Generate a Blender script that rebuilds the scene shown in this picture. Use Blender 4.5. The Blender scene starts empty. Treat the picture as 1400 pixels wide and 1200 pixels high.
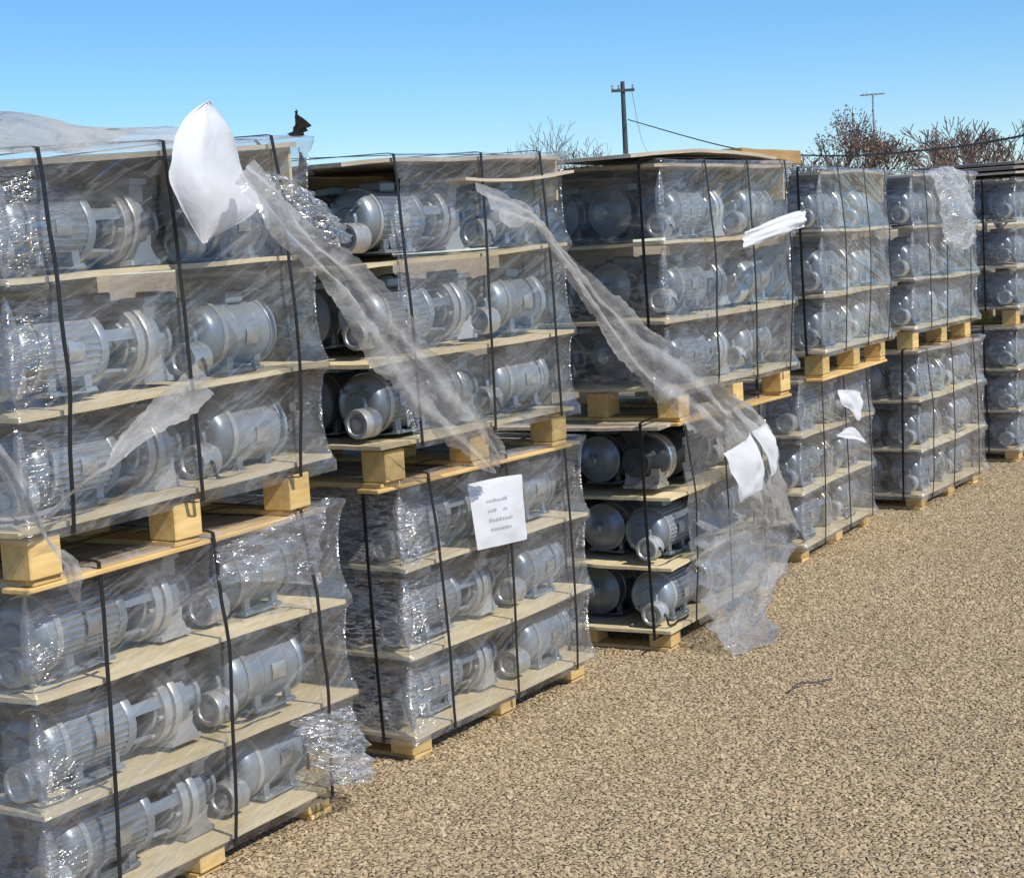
import bpy, bmesh, math, random
import numpy as np
from mathutils import Vector, Matrix, noise
R = math.radians
random.seed(7); rng = np.random.default_rng(7)
scn = bpy.context.scene
col = scn.collection

# ------------------------------------------------------------------ camera
cam_d = bpy.data.cameras.new('camera'); cam = bpy.data.objects.new('camera', cam_d); col.objects.link(cam)
scn.camera = cam
cam_d.sensor_width = 36; cam_d.lens = 36*2275/1400; cam_d.clip_start = .05; cam_d.clip_end = 2000
PITCH, ROLL, EYE = .11476, .0568, 1.695
fw = Vector((0, math.cos(PITCH), -math.sin(PITCH))); up0 = Vector((0, math.sin(PITCH), math.cos(PITCH))); rt0 = Vector((1, 0, 0))
# the photograph's content is turned counter-clockwise, so the camera is turned clockwise
rt = rt0*math.cos(ROLL) - up0*math.sin(ROLL); up = up0*math.cos(ROLL) + rt0*math.sin(ROLL)
M = Matrix((rt, up, -fw)).transposed().to_4x4(); M.translation = Vector((0, 0, EYE))
cam.matrix_world = M

# ------------------------------------------------------------------ light
SUN_AZ, SUN_EL = math.atan2(.74, -.67), R(47)        # azimuth from +Y towards +X
ts = Vector((math.sin(SUN_AZ)*math.cos(SUN_EL), math.cos(SUN_AZ)*math.cos(SUN_EL), math.sin(SUN_EL)))
sd = bpy.data.lights.new('sun', 'SUN'); sd.energy = 4.8; sd.angle = R(.55); sd.color = (1, .94, .84)
sun = bpy.data.objects.new('sun', sd); col.objects.link(sun); sun.rotation_euler = ts.to_track_quat('Z', 'Y').to_euler()
sun.location = (10, -10, 20)
w = bpy.data.worlds.new('World'); scn.world = w; w.use_nodes = True
nt = w.node_tree; bg = nt.nodes['Background']; sk = nt.nodes.new('ShaderNodeTexSky')
sk.sky_type = 'NISHITA'; sk.sun_disc = False; sk.sun_elevation = SUN_EL; sk.sun_rotation = SUN_AZ
sk.air_density = 1.0; sk.dust_density = .0; sk.ozone_density = 8.0; sk.altitude = 300
hs = nt.nodes.new('ShaderNodeHueSaturation'); hs.inputs['Saturation'].default_value = 1.15; hs.inputs['Value'].default_value = 1.0
nt.links.new(sk.outputs[0], hs.inputs['Color']); nt.links.new(hs.outputs[0], bg.inputs[0]); bg.inputs[1].default_value = .13
vs = scn.view_settings; vs.view_transform = 'Standard'; vs.look = 'None'; vs.exposure = .15; vs.gamma = 1; vs.use_curve_mapping = False
scn.cycles.transparent_max_bounces = 24

# ------------------------------------------------------------------ materials
def mat(name, build):
    m = bpy.data.materials.new(name); m.use_nodes = True; t = m.node_tree
    for n in list(t.nodes): t.nodes.remove(n)
    out = t.nodes.new('ShaderNodeOutputMaterial')
    class G:
        def __call__(s, typ, **kw):
            n = t.nodes.new('ShaderNode'+typ)
            for k, v in kw.items():
                if k.startswith('i_'):
                    n.inputs[k[2:].replace('_', ' ')].default_value = v
                else: setattr(n, k, v)
            return n
        def l(s, a, b): t.links.new(a, b)
        def noise(s, vec, scale, detail=4, rough=.55):
            n = s('TexNoise'); n.inputs['Scale'].default_value = scale; n.inputs['Detail'].default_value = detail; n.inputs['Roughness'].default_value = rough
            s.l(vec, n.inputs['Vector']); return n.outputs['Fac']
        def ramp(s, fac, *stops):
            r = s('ValToRGB'); e = r.color_ramp.elements
            while len(e) < len(stops): e.new(.5)
            for el, (p, c) in zip(e, stops): el.position = p; el.color = (*c, 1) if len(c) == 3 else c
            s.l(fac, r.inputs[0]); return r.outputs[0]
        def fmap(s, fac, a, b, c, d):
            r = s('MapRange'); s.l(fac, r.inputs[0])
            for i, v in enumerate((a, b, c, d)): r.inputs[i+1].default_value = v
            return r.outputs[0]
        def mixc(s, fac, a, b, mode='MIX'):
            n = s('Mix', data_type='RGBA', blend_type=mode)
            if hasattr(fac, 'is_output'): s.l(fac, n.inputs[0])
            else: n.inputs[0].default_value = fac
            for v, i in ((a, 6), (b, 7)):
                if hasattr(v, 'is_output'): s.l(v, n.inputs[i])
                else: n.inputs[i].default_value = (*v, 1)
            return n.outputs[2]
        def mapping(s, vec, scale=(1, 1, 1), rot=(0, 0, 0)):
            n = s('Mapping'); n.inputs['Scale'].default_value = scale; n.inputs['Rotation'].default_value = rot; s.l(vec, n.inputs[0]); return n.outputs[0]
        def bump(s, h, strength, dist):
            n = s('Bump'); n.inputs['Strength'].default_value = strength; n.inputs['Distance'].default_value = dist; s.l(h, n.inputs['Height']); return n.outputs[0]
        def prin(s, color, rough=.5, metal=0., normal=None, spec=.5):
            p = s('BsdfPrincipled')
            for v, k in ((color, 'Base Color'), (rough, 'Roughness'), (metal, 'Metallic'), (spec, 'Specular IOR Level')):
                if hasattr(v, 'is_output'): s.l(v, p.inputs[k])
                else: p.inputs[k].default_value = (*v, 1) if isinstance(v, tuple) else v
            if normal: s.l(normal, p.inputs['Normal'])
            return p.outputs[0]
    g = G(); g.tc = g('TexCoord').outputs; g.out = out
    g.l(build(g), out.inputs[0])
    return m

def m_paint(base, rough=.42, metal=.25, dirt=(.10, .09, .075)):
    def b(g):
        oi = g('ObjectInfo').outputs['Random']
        n = g.noise(g.tc['Object'], 9, 6); n2 = g.noise(g.tc['Object'], 60, 3)
        hsv = g('HueSaturation'); hsv.inputs['Color'].default_value = (*base, 1); g.l(g.fmap(oi, 0, 1, .66, 1.3), hsv.inputs['Value'])
        c = g.mixc(g.fmap(n, .52, .72, 0, .55), hsv.outputs[0], dirt)
        c = g.mixc(g.fmap(n2, .3, .7, 0, .25), c, tuple(x*1.25 for x in base))
        return g.prin(c, g.fmap(n, .3, .7, rough-.08, rough+.16), metal, g.bump(n2, .15, .003))
    return b
def m_wood(c0, c1, grain=(3, 40, 40)):
    def b(g):
        oi = g('ObjectInfo').outputs['Random']
        v = g.mapping(g.tc['Object'], grain)
        ad = g('VectorMath', operation='ADD'); g.l(v, ad.inputs[0]); g.l(oi, ad.inputs[1]); v = ad.outputs[0]
        n = g.noise(v, 1.3, 6, .6); big = g.noise(g.tc['Object'], 2.5, 3)
        c = g.ramp(n, (.3, c0), (.7, c1))
        c = g.mixc(g.fmap(big, .5, .75, 0, .5), c, tuple(x*.55 for x in c0))
        hsv = g('HueSaturation'); g.l(c, hsv.inputs['Color']); g.l(g.fmap(oi, 0, 1, .8, 1.15), hsv.inputs['Value'])
        return g.prin(hsv.outputs[0], .75, 0, g.bump(n, .3, .004), .25)
    return b
def m_film(lo, hi, rough=.17, wr=(.8, 1.5, 6.5), bs=.5, refl=.055, tint=(.78, .79, .81), band=.12, diag=.38):
    def b(g):
        o = g.tc['Object']
        cr = g('Attribute', attribute_name='crinkle').outputs['Fac']
        n1 = g.noise(g.mapping(g.mapping(o, (1, 1, 1), (0, diag, 0)), wr), 2.0, 3, .6)
        nc = g.noise(g.mapping(o, (7, 7, 30), (.25, .35, 0)), 1.7, 3, .62)
        def ridge(f, k):
            a1 = g('Math', operation='SUBTRACT'); g.l(f, a1.inputs[0]); a1.inputs[1].default_value = .5
            a2 = g('Math', operation='ABSOLUTE'); g.l(a1.outputs[0], a2.inputs[0]); return g.fmap(a2.outputs[0], 0, k, 1, 0)
        rc, rs_ = ridge(nc, .085), ridge(n1, .03)
        hc = g('Math', operation='MULTIPLY'); g.l(rc, hc.inputs[0]); g.l(cr, hc.inputs[1])
        h = g('Math', operation='MULTIPLY_ADD'); g.l(hc.outputs[0], h.inputs[0]); h.inputs[1].default_value = .55; g.l(n1, h.inputs[2])
        n2 = g.noise(g.mapping(o, (2.2, 2.2, 5), (0, .4, 0)), 1.6, 2, .6)
        nrm = g.bump(h.outputs[0], bs, .035)
        wh = g('Math', operation='MULTIPLY'); g.l(hc.outputs[0], wh.inputs[0]); g.l(hc.outputs[0], wh.inputs[1])
        w2 = g('Math', operation='MULTIPLY_ADD'); g.l(wh.outputs[0], w2.inputs[0]); w2.inputs[1].default_value = .55
        w3 = g('Math', operation='MULTIPLY'); g.l(rs_, w3.inputs[0]); w3.inputs[1].default_value = .13; g.l(w3.outputs[0], w2.inputs[2])
        sx = g('SeparateXYZ'); g.l(o, sx.inputs[0])
        b1 = g('Math', operation='MULTIPLY_ADD'); g.l(sx.outputs[0], b1.inputs[0]); b1.inputs[1].default_value = .22; g.l(sx.outputs[2], b1.inputs[2])
        b2 = g('Math', operation='MULTIPLY_ADD'); g.l(n2, b2.inputs[0]); b2.inputs[1].default_value = .25; g.l(b1.outputs[0], b2.inputs[2])
        b3 = g('Math', operation='MULTIPLY'); g.l(b2.outputs[0], b3.inputs[0]); b3.inputs[1].default_value = 6.5
        b4 = g('Math', operation='FRACT'); g.l(b3.outputs[0], b4.inputs[0])
        bl = g('Math', operation='ADD'); g.l(g.fmap(b4.outputs[0], 0, .06, band, 0), bl.inputs[0]); g.l(g.fmap(b4.outputs[0], .0, 1, 0, band*.4), bl.inputs[1])
        b5 = g('Math', operation='ADD'); g.l(w2.outputs[0], b5.inputs[0]); g.l(bl.outputs[0], b5.inputs[1]); w2 = b5
        mk = g('Math', operation='ADD', use_clamp=True); g.l(g.fmap(n2, .38, .70, lo, hi), mk.inputs[0]); g.l(w2.outputs[0], mk.inputs[1])
        tr = g('BsdfTransparent'); tr.inputs[0].default_value = (.95, .95, .95, 1)
        gl = g('BsdfGlossy'); gl.inputs['Roughness'].default_value = rough; gl.inputs['Color'].default_value = (.95, .95, .97, 1); g.l(nrm, gl.inputs['Normal'])
        lw = g('LayerWeight'); lw.inputs[0].default_value = .5; g.l(nrm, lw.inputs['Normal'])
        pw = g('Math', operation='POWER'); g.l(lw.outputs['Facing'], pw.inputs[0]); pw.inputs[1].default_value = 3.2
        f1 = g('Math', operation='MULTIPLY_ADD'); g.l(cr, f1.inputs[0]); f1.inputs[1].default_value = .16; f1.inputs[2].default_value = refl
        f2 = g('Math', operation='MULTIPLY_ADD', use_clamp=True); g.l(pw.outputs[0], f2.inputs[0]); f2.inputs[1].default_value = .65; g.l(f1.outputs[0], f2.inputs[2])
        m1 = g('MixShader'); g.l(f2.outputs[0], m1.inputs[0]); g.l(tr.outputs[0], m1.inputs[1]); g.l(gl.outputs[0], m1.inputs[2])
        df = g('BsdfDiffuse'); df.inputs[0].default_value = (*tint, 1); g.l(nrm, df.inputs['Normal'])
        tl = g('BsdfTranslucent'); tl.inputs[0].default_value = (*tint, 1)
        ms = g('MixShader'); ms.inputs[0].default_value = .45; g.l(df.outputs[0], ms.inputs[1]); g.l(tl.outputs[0], ms.inputs[2])
        m2 = g('MixShader'); g.l(mk.outputs[0], m2.inputs[0]); g.l(m1.outputs[0], m2.inputs[1]); g.l(ms.outputs[0], m2.inputs[2])
        return m2.outputs[0]
    return b
def m_gravel(g):
    p = g('NewGeometry').outputs['Position']
    vo = g('TexVoronoi'); vo.inputs['Scale'].default_value = 45; g.l(p, vo.inputs['Vector'])
    vd = g('TexVoronoi', feature='DISTANCE_TO_EDGE'); vd.inputs['Scale'].default_value = 45; g.l(p, vd.inputs['Vector'])
    sep = g('SeparateColor'); g.l(vo.outputs['Color'], sep.inputs[0])
    c = g.ramp(sep.outputs[0], (0, (.33, .245, .14)), (.5, (.42, .32, .195)), (1, (.49, .39, .25)))
    c = g.mixc(g.fmap(g.noise(p, .8, 4), .35, .7, 0, .3), c, (.26, .20, .14))
    h = g.fmap(vd.outputs[0], 0, .25, 0, 1)
    return g.prin(c, .9, 0, g.bump(h, .9, .012), .2)
def m_stone(g):
    p = g('NewGeometry').outputs['Position']
    oi = g('ObjectInfo').outputs['Random']
    wn = g('TexWhiteNoise', noise_dimensions='1D'); g.l(oi, wn.inputs['W'])
    c = g.ramp(wn.outputs[0], (0, (.34, .25, .145)), (.35, (.41, .31, .185)), (.75, (.45, .35, .215)), (1, (.49, .395, .26)))
    c = g.mixc(g.fmap(g.noise(p, .8, 4), .35, .7, 0, .3), c, (.26, .20, .14))
    return g.prin(c, .85, 0, g.bump(g.noise(p, 120, 3), .3, .003), .2)
def m_plain(c, rough=.6, spec=.4, var=.12, sc=20):
    def b(g):
        n = g.noise(g.tc['Object'], sc, 4)
        return g.prin(g.mixc(g.fmap(n, .3, .7, 0, 1), tuple(x*(1-var) for x in c), tuple(min(1, x*(1+var)) for x in c)), rough, 0, None, spec)
    return b
def m_paper(g):
    n = g.noise(g.tc['Object'], 14, 4)
    a = g('BsdfDiffuse'); a.inputs[0].default_value = (.70, .71, .74, 1); g.l(g.bump(n, .35, .012), a.inputs['Normal'])
    tl = g('BsdfTranslucent'); tl.inputs[0].default_value = (.85, .86, .9, 1)
    m = g('MixShader'); m.inputs[0].default_value = .22; g.l(a.outputs[0], m.inputs[1]); g.l(tl.outputs[0], m.inputs[2]); return m.outputs[0]

MT = dict(
    paint=mat('grey_paint', m_paint((.24, .275, .31), .38, .45)),
    body=mat('motor_grey', m_paint((.30, .335, .375), .32, .55)),
    light=mat('pale_cast_metal', m_paint((.46, .465, .46), .34, .55)),
    dark=mat('dark_cast_metal', m_paint((.035, .038, .042), .45, .2)),
    steel=mat('bright_steel', m_paint((.62, .62, .60), .28, .85)),
    ply=mat('plywood', m_wood((.50, .40, .225), (.66, .56, .36), (2.5, 26, 26))),
    plyg=mat('weathered_plywood', m_wood((.34, .275, .20), (.52, .45, .35), (2.5, 26, 26))),
    pine=mat('pine', m_wood((.55, .35, .125), (.70, .50, .22), (4, 34, 34))),
    pineb=mat('brown_pine', m_wood((.40, .24, .09), (.52, .34, .15), (4, 34, 34))), film=mat('stretch_film', m_film(.0, .13, band=.08)), filmh=mat('layered_stretch_film', m_film(.02, .18, band=.08, diag=-.3)),
    tail=mat('bunched_film', m_film(.30, .66, .2, (2, 9, 4), .6, .06, (.60, .595, .58))),
    filmt=mat('trailing_film', m_film(.10, .34, tint=(.66, .67, .68))), filmw=mat('whitened_film', m_film(.15, .5)), strap=mat('black_strap', m_plain((.012, .012, .014), .4, .5)),
    paper=mat('paper', m_paper), ink=mat('ink', m_plain((.36, .37, .40), .8)),
    ground=mat('gravel_ground', m_gravel), stone=mat('gravel_stone', m_stone),
    pole=mat('pole_wood', m_plain((.06, .075, .085), .85, .2)),
    bark=mat('bark', m_plain((.095, .08, .085), .9, .1)),
    twigm=mat('dry_twigs', m_plain((.17, .125, .105), .9, .1)),
    leafd=mat('dry_leaves', m_plain((.14, .085, .06), .8, .2, .3, 3)),
    metal=mat('galvanised_metal', m_plain((.28, .30, .32), .5)),
    shingle=mat('shingle', m_plain((.17, .155, .14), .9, .2, .2, 6)),
    stucco=mat('stucco', m_plain((.42, .38, .32), .9, .2)),
    glass=mat('window_glass', m_plain((.03, .04, .05), .1, .6)),
    cable=mat('cable_black', m_plain((.03, .03, .035), .6)),
)

# ------------------------------------------------------------------ mesh helpers
class MB:
    def __init__(s): s.v = []; s.f = []
    def add(s, v, f):
        o = len(s.v); s.v += [tuple(p) for p in v]; s.f += [tuple(i+o for i in q) for q in f]; return s
    def box(s, x0, x1, y0, y1, z0, z1):
        return s.add([(x0, y0, z0), (x1, y0, z0), (x1, y1, z0), (x0, y1, z0), (x0, y0, z1), (x1, y0, z1), (x1, y1, z1), (x0, y1, z1)],
                     [(3, 2, 1, 0), (4, 5, 6, 7), (0, 1, 5, 4), (1, 2, 6, 5), (2, 3, 7, 6), (3, 0, 4, 7)])
    def bbox(s, x0, x1, y0, y1, z0, z1, b=.004):          # box with chamfered edges
        bm = bmesh.new(); bmesh.ops.create_cube(bm, size=1)
        for v in bm.verts: v.co = Vector(((x0+x1)/2+v.co.x*(x1-x0), (y0+y1)/2+v.co.y*(y1-y0), (z0+z1)/2+v.co.z*(z1-z0)))
        bmesh.ops.bevel(bm, geom=bm.edges[:], offset=b, segments=1, affect='EDGES')
        bm.verts.index_update(); s.add([v.co[:] for v in bm.verts], [[v.index for v in f.verts] for f in bm.faces]); bm.free(); return s
    def lathe(s, prof, n=32, cy=0, cz=0, a0=0, a1=2*math.pi, fin=0, nf=0):
        full = abs(a1-a0-2*math.pi) < 1e-6; k = n if full else n+1
        v = []
        for x, r in prof:
            for i in range(k):
                a = a0+(a1-a0)*i/n; rr = r
                if fin and r > .03: rr = r + fin*(1 if math.sin(a*nf) > .1 else -.6)
                v.append((x, cy+rr*math.cos(a), cz+rr*math.sin(a)))
        f = []
        for j in range(len(prof)-1):
            for i in range(n if full else n):
                i2 = (i+1) % k
                f.append((j*k+i, j*k+i2, (j+1)*k+i2, (j+1)*k+i))
        return s.add(v, f)
    def tube(s, pts, rad, n=6, cap=True):
        pts = [Vector(p) for p in pts]; v = []; f = []
        for i, p in enumerate(pts):
            t = (pts[min(i+1, len(pts)-1)]-pts[max(i-1, 0)]).normalized()
            a = t.cross(Vector((.31, .17, .93))); a = a.normalized() if a.length > 1e-4 else Vector((1, 0, 0)); b = t.cross(a)
            r = rad[i] if isinstance(rad, (list, tuple)) else rad
            v += [p+a*math.cos(2*math.pi*k/n)*r+b*math.sin(2*math.pi*k/n)*r for k in range(n)]
        for i in range(len(pts)-1):
            for k in range(n): f.append((i*n+k, i*n+(k+1) % n, (i+1)*n+(k+1) % n, (i+1)*n+k))
        if cap: f += [tuple(range(n))[::-1], tuple((len(pts)-1)*n+k for k in range(n))]
        return s.add(v, f)
    def grid(s, P):                                       # P[i][j] -> point
        n, m = len(P), len(P[0])
        return s.add([p for r in P for p in r], [(i*m+j, i*m+j+1, (i+1)*m+j+1, (i+1)*m+j) for i in range(n-1) for j in range(m-1)])
    def mesh(s, name, m, smooth=None):
        me = bpy.data.meshes.new(name); me.from_pydata(s.v, [], s.f); me.materials.append(MT[m])
        if smooth is not None:
            for p in me.polygons: p.use_smooth = True
            if smooth < 179: me.set_sharp_from_angle(angle=R(smooth))
        me.update(); return me
    def obj(s, name, m, parent=None, smooth=None, loc=None, rz=0):
        return link(name, s.mesh(name, m, smooth), parent, loc, rz)
def link(name, me, parent=None, loc=None, rz=0):
    o = bpy.data.objects.new(name, me); col.objects.link(o)
    if parent: o.parent = parent
    if loc is not None: o.location = loc
    if rz: o.rotation_euler.z = rz
    return o
def tag(o, label, cat, group=None):
    o['label'] = label; o['category'] = cat
    if group: o['group'] = group
    return o
def recalc(me):
    bm = bmesh.new(); bm.from_mesh(me); bmesh.ops.recalc_face_normals(bm, faces=bm.faces); bm.to_mesh(me); bm.free()

def cat(P, n):
    P = [Vector(p) for p in P]; out = []
    for i in range(len(P)-1):
        a, b, c, d = P[max(i-1, 0)], P[i], P[i+1], P[min(i+2, len(P)-1)]
        for k in range(n):
            t = k/n; out.append(.5*((2*b)+(c-a)*t+(2*a-5*b+4*c-d)*t*t+(3*b-a-3*c+d)*t**3))
    return out+[P[-1]]
# ------------------------------------------------------------------ ground
MB().add([(-250, -120, 0), (250, -120, 0), (250, 500, 0), (-250, 500, 0)], [(0, 1, 2, 3)]).obj('ground', 'ground')['kind'] = 'structure'
def gravel():
    area = MB().add([(-1.6, 3.2, .001), (2.2, 2.6, .001), (4.4, 6.5, .001), (5.2, 15, .001), (3.2, 15, .001), (-1.6, 5.5, .001)], [(0, 1, 2, 3, 4, 5)])
    o = area.obj('gravel', 'stone'); o['kind'] = 'stuff'; o['label'] = 'loose tan gravel stones covering the yard'
    ng = bpy.data.node_groups.new('gravel', 'GeometryNodeTree')
    ng.interface.new_socket('Geometry', in_out='INPUT', socket_type='NodeSocketGeometry'); ng.interface.new_socket('Geometry', in_out='OUTPUT', socket_type='NodeSocketGeometry')
    N = ng.nodes.new; L = ng.links.new
    gi, go = N('NodeGroupInput'), N('NodeGroupOutput')
    dp = N('GeometryNodeDistributePointsOnFaces'); dp.inputs['Density'].default_value = 4800; dp.inputs['Seed'].default_value = 3
    ico = N('GeometryNodeMeshIcoSphere'); ico.inputs['Radius'].default_value = 1; ico.inputs['Subdivisions'].default_value = 1
    sm = N('GeometryNodeSetMaterial'); sm.inputs['Material'].default_value = MT['stone']
    ip = N('GeometryNodeInstanceOnPoints')
    def rnd(lo, hi, seed, vec=True):
        r = N('FunctionNodeRandomValue'); r.data_type = 'FLOAT_VECTOR' if vec else 'FLOAT'
        if vec: r.inputs[0].default_value = lo; r.inputs[1].default_value = hi; r.inputs['Seed'].default_value = seed; return r.outputs[0]
        r.inputs[2].default_value = lo; r.inputs[3].default_value = hi; r.inputs['Seed'].default_value = seed; return r.outputs[1]
    L(gi.outputs[0], dp.inputs[0]); L(dp.outputs['Points'], ip.inputs['Points']); L(ico.outputs['Mesh'], sm.inputs[0]); L(sm.outputs[0], ip.inputs['Instance'])
    L(rnd((-.5, -.5, 0), (.5, .5, 6.28), 1), ip.inputs['Rotation'])
    vm = N('ShaderNodeVectorMath'); vm.operation = 'SCALE'
    L(rnd((.9, .6, .20), (1.7, 1.1, .40), 2), vm.inputs[0]); L(rnd(.0030, .0088, 5, False), vm.inputs['Scale']); L(vm.outputs[0], ip.inputs['Scale'])
    L(ip.outputs[0], go.inputs[0])
    md = o.modifiers.new('gravel', 'NODES'); md.node_group = ng
gravel()

# ------------------------------------------------------------------ pump motors: built once, then copied
def motor_parts(pump, dark=False):
    """part list [(name, mesh)], local x along the shaft from the fan end at 0"""
    r = .088; cz = .104; P = []
    pm, bm_ = ('dark', 'dark') if dark else ('paint', 'body')
    if pump: body = MB().lathe([(.055, r-.012), (.056, r), (.255, r), (.256, r-.012)], 136, 0, cz, fin=.0016, nf=34)
    else: body = MB().lathe([(.055, r-.012), (.056, r-.001), (.118, r-.001), (.120, r+.002), (.128, r+.002), (.130, r-.001), (.205, r-.001), (.207, r+.002), (.215, r+.002), (.217, r-.001), (.255, r-.001), (.256, r-.012)], 48, 0, cz)
    P.append(('motor_body', body.mesh('motor_body', bm_, 35)))
    bell = MB().lathe([(.0, 0), (.0, .034), (.006, .040), (.006, .066), (.014, .080), (.030, .089), (.056, .0915)], 40, 0, cz)
    for k in range(4):
        a = math.pi/4+k*math.pi/2; bell.lathe([(-.004, 0), (-.004, .007), (.012, .007)], 8, .066*math.cos(a), cz+.066*math.sin(a))
    P.append(('end_bell', bell.mesh('end_bell', pm, 40)))
    P.append(('band', MB().lathe([(.050, .090), (.050, .0955), (.066, .0955), (.066, .088)], 40, 0, cz).mesh('band', 'light', 40)))
    box = MB().lathe([(-.052, 0), (-.052, .018), (-.048, .020), (-.048, .030), (-.054, .034), (-.054, .043), (-.046, .046), (-.026, .046), (-.022, .041), (-.016, .041), (-.012, .046), (.012, .046), (.012, .03)], 28, -.040, .050)
    P.append(('conduit_box', box.mesh('conduit_box', 'light', 40)))
    plate = MB(); n_ = 6; a0 = R(168); a1 = R(196)
    v = [(x, (r+.0035)*math.cos(a0+(a1-a0)*i/n_), cz+(r+.0035)*math.sin(a0+(a1-a0)*i/n_)) for x in (.145, .195) for i in range(n_+1)]
    P.append(('nameplate', plate.add(v, [(i, i+1, n_+2+i, n_+1+i) for i in range(n_)]).mesh('nameplate', 'steel')))
    lead = MB().tube(cat([(-.03, -.084, .055), (-.035, -.098, .045), (-.03, -.105, .014), (.02, -.108, .006), (.07, -.100, .006), (.13, -.106, .006), (.17, -.098, .006)], 4), .0048, 6)
    P.append(('power_lead', lead.mesh('power_lead', 'strap', 180)))
    feet = MB()
    for y0 in (-.075, .045):
        
        for xa in (.09, .205):
            feet.bbox(xa, xa+.035, y0, y0+.03, 0, .012, .003); feet.bbox(xa+.006, xa+.029, y0+(.004 if y0 > 0 else .010), y0+(.020 if y0 > 0 else .026), .011, .05, .002)
    feet.bbox(.088, .242, -.074, .074, .0005, .006, .001)
    P.append(('motor_foot', feet.mesh('motor_foot', pm)))
    jb = MB().bbox(.12, .19, -.045, .045, cz+r-.004, cz+r+.028, .006)
    P.append(('terminal_box', jb.mesh('terminal_box', pm)))
    P.append(('drive_end', MB().lathe([(.250, .089), (.256, .0925), (.272, .0925), (.276, .080), (.290, .066), (.296, .03), (.296, 0)], 40, 0, cz).mesh('drive_end', pm, 40)))
    P.append(('shaft', MB().lathe([(.29, .0), (.29, .021), (.335, .021), (.335, .015), (.40 if pump else .352, .015), (.40 if pump else .352, 0)], 20, 0, cz).mesh('shaft', 'steel', 40)))
    if not pump: return P
    for a0, a1 in ((R(60), R(120)), (R(-125), R(-55)), (R(150), R(172))):
        br = MB(); k = 8
        v = [(x, rr*math.cos(a0+(a1-a0)*i/k), cz+rr*math.sin(a0+(a1-a0)*i/k)) for x, rr in ((.272, .080), (.300, .078), (.372, .082), (.372, .072), (.300, .068), (.272, .070)) for i in range(k+1)]
        f = [(j*(k+1)+i, j*(k+1)+i+1, ((j+1) % 6)*(k+1)+i+1, ((j+1) % 6)*(k+1)+i) for j in range(6) for i in range(k)]
        f += [tuple(j*(k+1) for j in range(6)), tuple(j*(k+1)+k for j in range(5, -1, -1))]
        P.append(('bracket_arm', br.add(v, f).mesh('bracket_arm', pm, 35)))
    fl = MB().lathe([(.362, .028), (.362, .060), (.368, .064), (.368, .094), (.372, .098), (.388, .098), (.392, .092), (.392, .086), (.400, .086), (.400, .098), (.404, .101), (.420, .101), (.424, .096), (.424, .07)], 44, 0, cz)
    for k in range(8):
        a = k*math.pi/4+.2; fl.lathe([(.356, 0), (.356, .007), (.368, .007)], 6, .079*math.cos(a), cz+.079*math.sin(a))
    P.append(('flange', fl.mesh('flange', 'light' if not dark else 'steel', 38)))
    vo = MB().lathe([(.424, .084), (.434, .088), (.462, .084), (.476, .066), (.482, .05), (.52, .046), (.52, .056), (.532, .056), (.532, .03), (.525, 0)], 36, 0, cz)
    P.append(('pump_housing', vo.mesh('pump_housing', pm, 40)))
    ol = MB()                                              # outlet neck, leaning out of the top
    v = []
    for (x0, x1, y0, y1, z) in ((.428, .478, -.062, .02, cz+.055), (.430, .476, -.068, .0, cz+.096), (.424, .482, -.076, .006, cz+.097), (.424, .482, -.080, .004, cz+.112)):
        v += [(x0, y0, z), (x1, y0, z), (x1, y1, z), (x0, y1, z)]
    f = [(i*4+k, i*4+(k+1) % 4, i*4+4+(k+1) % 4, i*4+4+k) for i in range(3) for k in range(4)]+[(12, 13, 14, 15)]
    ol.add(v, f); P.append(('outlet', ol.mesh('outlet', pm)))
    ft = MB()                                              # waisted cast foot
    prof = [(.0, .052), (.012, .052), (.016, .040), (.045, .024), (.075, .030)]
    v = []; f = []
    for z, hw in prof: v += [(.452-hw, -.072, z), (.452+hw, -.072, z), (.452+hw, .072, z), (.452-hw, .072, z)]
    for i in range(len(prof)-1): f += [(i*4+k, i*4+(k+1) % 4, i*4+4+(k+1) % 4, i*4+4+k) for k in range(4)]
    f += [(3, 2, 1, 0)]
    ft.add(v, f); P.append(('pump_foot', ft.mesh('pump_foot', 'light' if not dark else 'steel')))
    return P
KIT = dict(pump=motor_parts(True), motor=motor_parts(False), dark=motor_parts(True, True))
for ps in KIT.values():
    for _, me in ps: recalc(me)
def place_motor(kind, loc, rz, label, tilt=0):
    o = link('pump_motor' if kind != 'motor' else 'electric_motor', None, None, loc, rz); o.empty_display_size = .1
    o.rotation_euler.x = tilt; k = random.uniform(.97, 1.02); o.scale = (SC*1.02*k, SC*.96*k, SC*.96*k)
    tag(o, label, 'pump' if kind != 'motor' else 'motor', 'pump motors packed in tiers on the pallets')
    body = None
    lead = random.random() < .4
    for n, me in KIT[kind]:
        if n == 'power_lead' and not lead: continue
        q = link(n, me, body if n in ('band', 'nameplate', 'terminal_box') else o)
        if n == 'motor_body': body = q
    return o

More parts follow.
